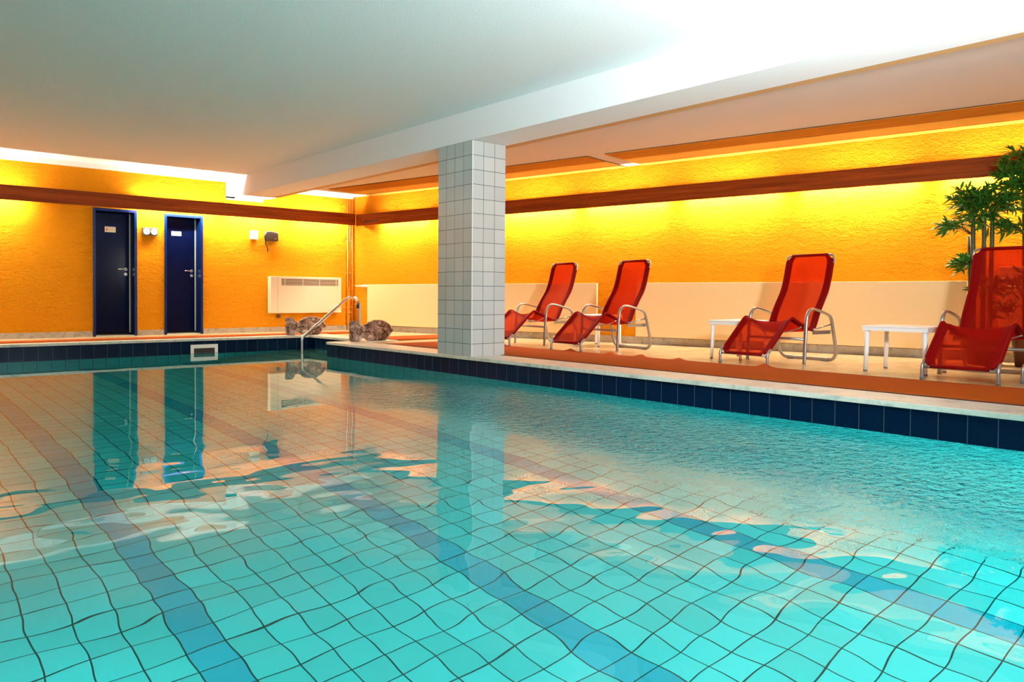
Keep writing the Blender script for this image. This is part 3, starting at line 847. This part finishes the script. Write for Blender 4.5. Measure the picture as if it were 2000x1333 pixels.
for i, ((x, y), lab) in enumerate(TBL):
    o = t0 if i == 0 else dup(t0, (x, y, -0.012), 0, lab)
    o.location = (x, y, -0.012); o['label'] = lab
    if i == 1: o.rotation_euler = (0, 0, PI/2); o.scale = (0.82, 1, 1)
    if i == 2: o.scale = (1, 0.85, 1)

# ------------------------------------------------------------------ bamboo plants
def bamboo(label, x, y, culms, clusters, seed):
    rnd = random.Random(seed)
    e = thing('potted_bamboo', label, 'plant', (x, y, -0.012))
    m = MB(); m.lathe([(0.13, 0), (0.165, 0.27), (0.185, 0.275), (0.185, 0.31), (0.165, 0.31), (0.16, 0.29)], 28); pot = m.obj('pot', M['pot'], e)
    m = MB(); m.lathe([(0.158, 0.27), (0.15, 0.292)], 24); m.obj('soil', M['soil'], pot)
    for (dx, dy, r, h, lean) in culms:
        m = MB()
        path = []; rad = []
        k = 0; z = 0.285
        while z < h:
            for q, rr in ((0, r*1.10), (0.012, r), (0.11, r*0.97)):
                zz = z+q
                path.append((dx+lean[0]*(zz-0.28), dy+lean[1]*(zz-0.28), zz)); rad.append(rr*(1-0.25*(zz/h)))
            z += 0.125
        m.tube(path, rad, 10); m.obj('culm', M['culm'], e)
    # leaves in fans at the end of thin twigs
    m = MB(); tw = MB()
    for (cx, cy, cz, R_, nfan) in clusters:
        base = Vector((cx*0.35, cy*0.35, cz-0.08))
        for _ in range(int(nfan*1.9)):
            d = Vector((rnd.gauss(0, 1), rnd.gauss(0, 1), rnd.gauss(0, 0.8))).normalized()*R_*rnd.uniform(0.3, 1.0)
            tip = Vector((cx, cy, cz))+Vector((d.x, d.y, d.z*0.75))
            tw.tube([base, (base+tip)/2+Vector((0, 0, 0.02)), tip], 0.0016, 4)
            outd = (tip-base).normalized()
            for _ in range(rnd.randint(8, 12)):
                dd = (outd + Vector((rnd.gauss(0, .8), rnd.gauss(0, .8), rnd.gauss(-0.1, .55)))).normalized()
                l = rnd.uniform(0.07, 0.13); wd = l*0.1
                side = dd.cross(Vector((0, 0, 1)))
                if side.length < 0.1: side = Vector((1, 0, 0))
                side.normalize()
                nn = side.cross(dd)
                side = (side*math.cos(rnd.uniform(-1, 1))+nn*math.sin(rnd.uniform(-1, 1))).normalized()
                drop = Vector((0, 0, -l*0.18))
                pts_ = [tip, tip+dd*l*0.35, tip+dd*l*0.7+drop*0.4, tip+dd*l+drop]
                ws = [0.001, wd, wd*0.8, 0.0005]
                rows = [(m.bm.verts.new(p+side*w2), m.bm.verts.new(p-side*w2)) for p, w2 in zip(pts_, ws)]
                for A, B in zip(rows, rows[1:]):
                    f = m.bm.faces.new((A[0], B[0], B[1], A[1])); f.smooth = True
    tag(m.obj('leaves', M['leaf'], e), kind='stuff')
    tag(tw.obj('twigs', M['culm'], e), kind='stuff')
    return e
# local offsets: away from the wall is -x, towards the back wall is +y
bamboo('potted bamboo with three thick stems behind the nearest red lounger', 8.42, 2.60,
       [(-0.02, 0.07, 0.028, 1.45, (0.0, 0.015)), (0.02, 0.0, 0.026, 1.50, (0.0, 0.0)), (-0.03, -0.075, 0.026, 1.42, (0, -0.01)), (0.07, 0.12, 0.018, 1.25, (0, 0.03))],
       [(-0.05, 0.12, 1.62, 0.17, 20), (0.0, -0.06, 1.60, 0.19, 20), (-0.05, 0.02, 1.48, 0.2, 20), (-0.1, 0.25, 1.36, 0.11, 9), (-0.05, -0.2, 1.55, 0.16, 12), (-0.03, 0.16, 0.98, 0.10, 9), (-0.12, -0.1, 0.75, 0.16, 10), (0.0, -0.12, 0.55, 0.15, 8)], 11)
bamboo('taller potted bamboo at the right picture edge behind the nearest lounger', 8.50, 2.20,
       [(0.0, 0.05, 0.03, 1.95, (0.0, 0.02)), (0.03, -0.06, 0.028, 2.0, (0, -0.01)), (-0.05, -0.1, 0.024, 1.8, (0, -0.02))],
       [(-0.02, 0.09, 1.98, 0.18, 24), (0.0, -0.1, 2.0, 0.2, 22), (-0.08, 0.12, 1.78, 0.17, 20), (0.0, -0.05, 1.7, 0.2, 18), (-0.1, 0.12, 1.34, 0.14, 12), (-0.05, 0.02, 0.8, 0.2, 14)], 23)

# ------------------------------------------------------------------ lights
def area(name, loc, tgt, sx, sy, power, col, spread=PI):
    l = bpy.data.lights.new(name, 'AREA'); l.shape = 'RECTANGLE'; l.size = sx; l.size_y = sy; l.energy = power; l.color = col
    o = bpy.data.objects.new(name, l); COL.objects.link(o); o.location = loc
    l.spread = spread
    d = Vector(tgt)-Vector(loc); o.rotation_euler = d.to_track_quat('-Z', 'Y').to_euler()
    return o
COOL = (0.80, 0.93, 1.0)
for i, (a, b) in enumerate(WN):
    area('window_daylight', ((a+b)/2, ROOMY+0.03, 1.5), ((a+b)/2, 5, 1.7), b-a-0.2, 1.05, (19, 19, 7)[i], COOL)
# added unseen lamp right of view, aimed up to whiten ceiling and beam
area('ceiling_uplight', (2.9, 0.1, 1.5), (4.0, 2.2, 2.54), 0.35, 0.35, 210, (0.88, 0.95, 1.0), math.radians(125))
# underwater pool lights on the near and left walls
for x in (0.6, 2.3, 4.0):
    area('underwater_light', (x, YN+0.02, -0.75), (x, 5, -1.5), 0.8, 0.5, 30, (0.80, 1.0, 0.98))
for y in (2.6,):
    area('underwater_light', (XL+0.02, y, -0.75), (4, y, -1.5), 0.8, 0.4, 16, (0.80, 1.0, 0.98))
wd = bpy.data.worlds.new('World'); S.world = wd; wd.use_nodes = True
wd.node_tree.nodes['Background'].inputs[0].default_value = (0.6, 0.7, 0.8, 1); wd.node_tree.nodes['Background'].inputs[1].default_value = 0.3

# ------------------------------------------------------------------ camera
f_px = 1489.467609748713
yaw, pitch, roll = 0.7188873171803122, -0.01794477717646077, 0.006442777760464198
cy_, sy_ = math.cos(yaw), math.sin(yaw)
F = Vector((sy_*math.cos(pitch), cy_*math.cos(pitch), math.sin(pitch)))
R0 = Vector((cy_, -sy_, 0)); U0 = R0.cross(F)
R = R0*math.cos(roll)+U0*math.sin(roll); U = -R0*math.sin(roll)+U0*math.cos(roll)
cam = bpy.data.cameras.new('Camera'); co = bpy.data.objects.new('Camera', cam); COL.objects.link(co)
Mx = Matrix(((R.x, U.x, -F.x, 0), (R.y, U.y, -F.y, 0), (R.z, U.z, -F.z, 0.637), (0, 0, 0, 1)))
co.matrix_world = Mx
cam.sensor_width = 36; cam.lens = f_px/2000*36
cam.shift_y = -62.317386/2000
cam.clip_start = 0.05
S.camera = co

# ------------------------------------------------------------------ render look
S.view_settings.view_transform = 'Standard'
S.view_settings.look = 'None'
S.view_settings.gamma = 1
S.view_settings.exposure = 0.0
S.view_settings.use_curve_mapping = False
cy = S.cycles
cy.use_denoising = True
cy.max_bounces = 14; cy.diffuse_bounces = 6; cy.glossy_bounces = 6; cy.transmission_bounces = 8; cy.transparent_max_bounces = 12
cy.sample_clamp_indirect = 8.0
cy.caustics_reflective = True; cy.caustics_refractive = True
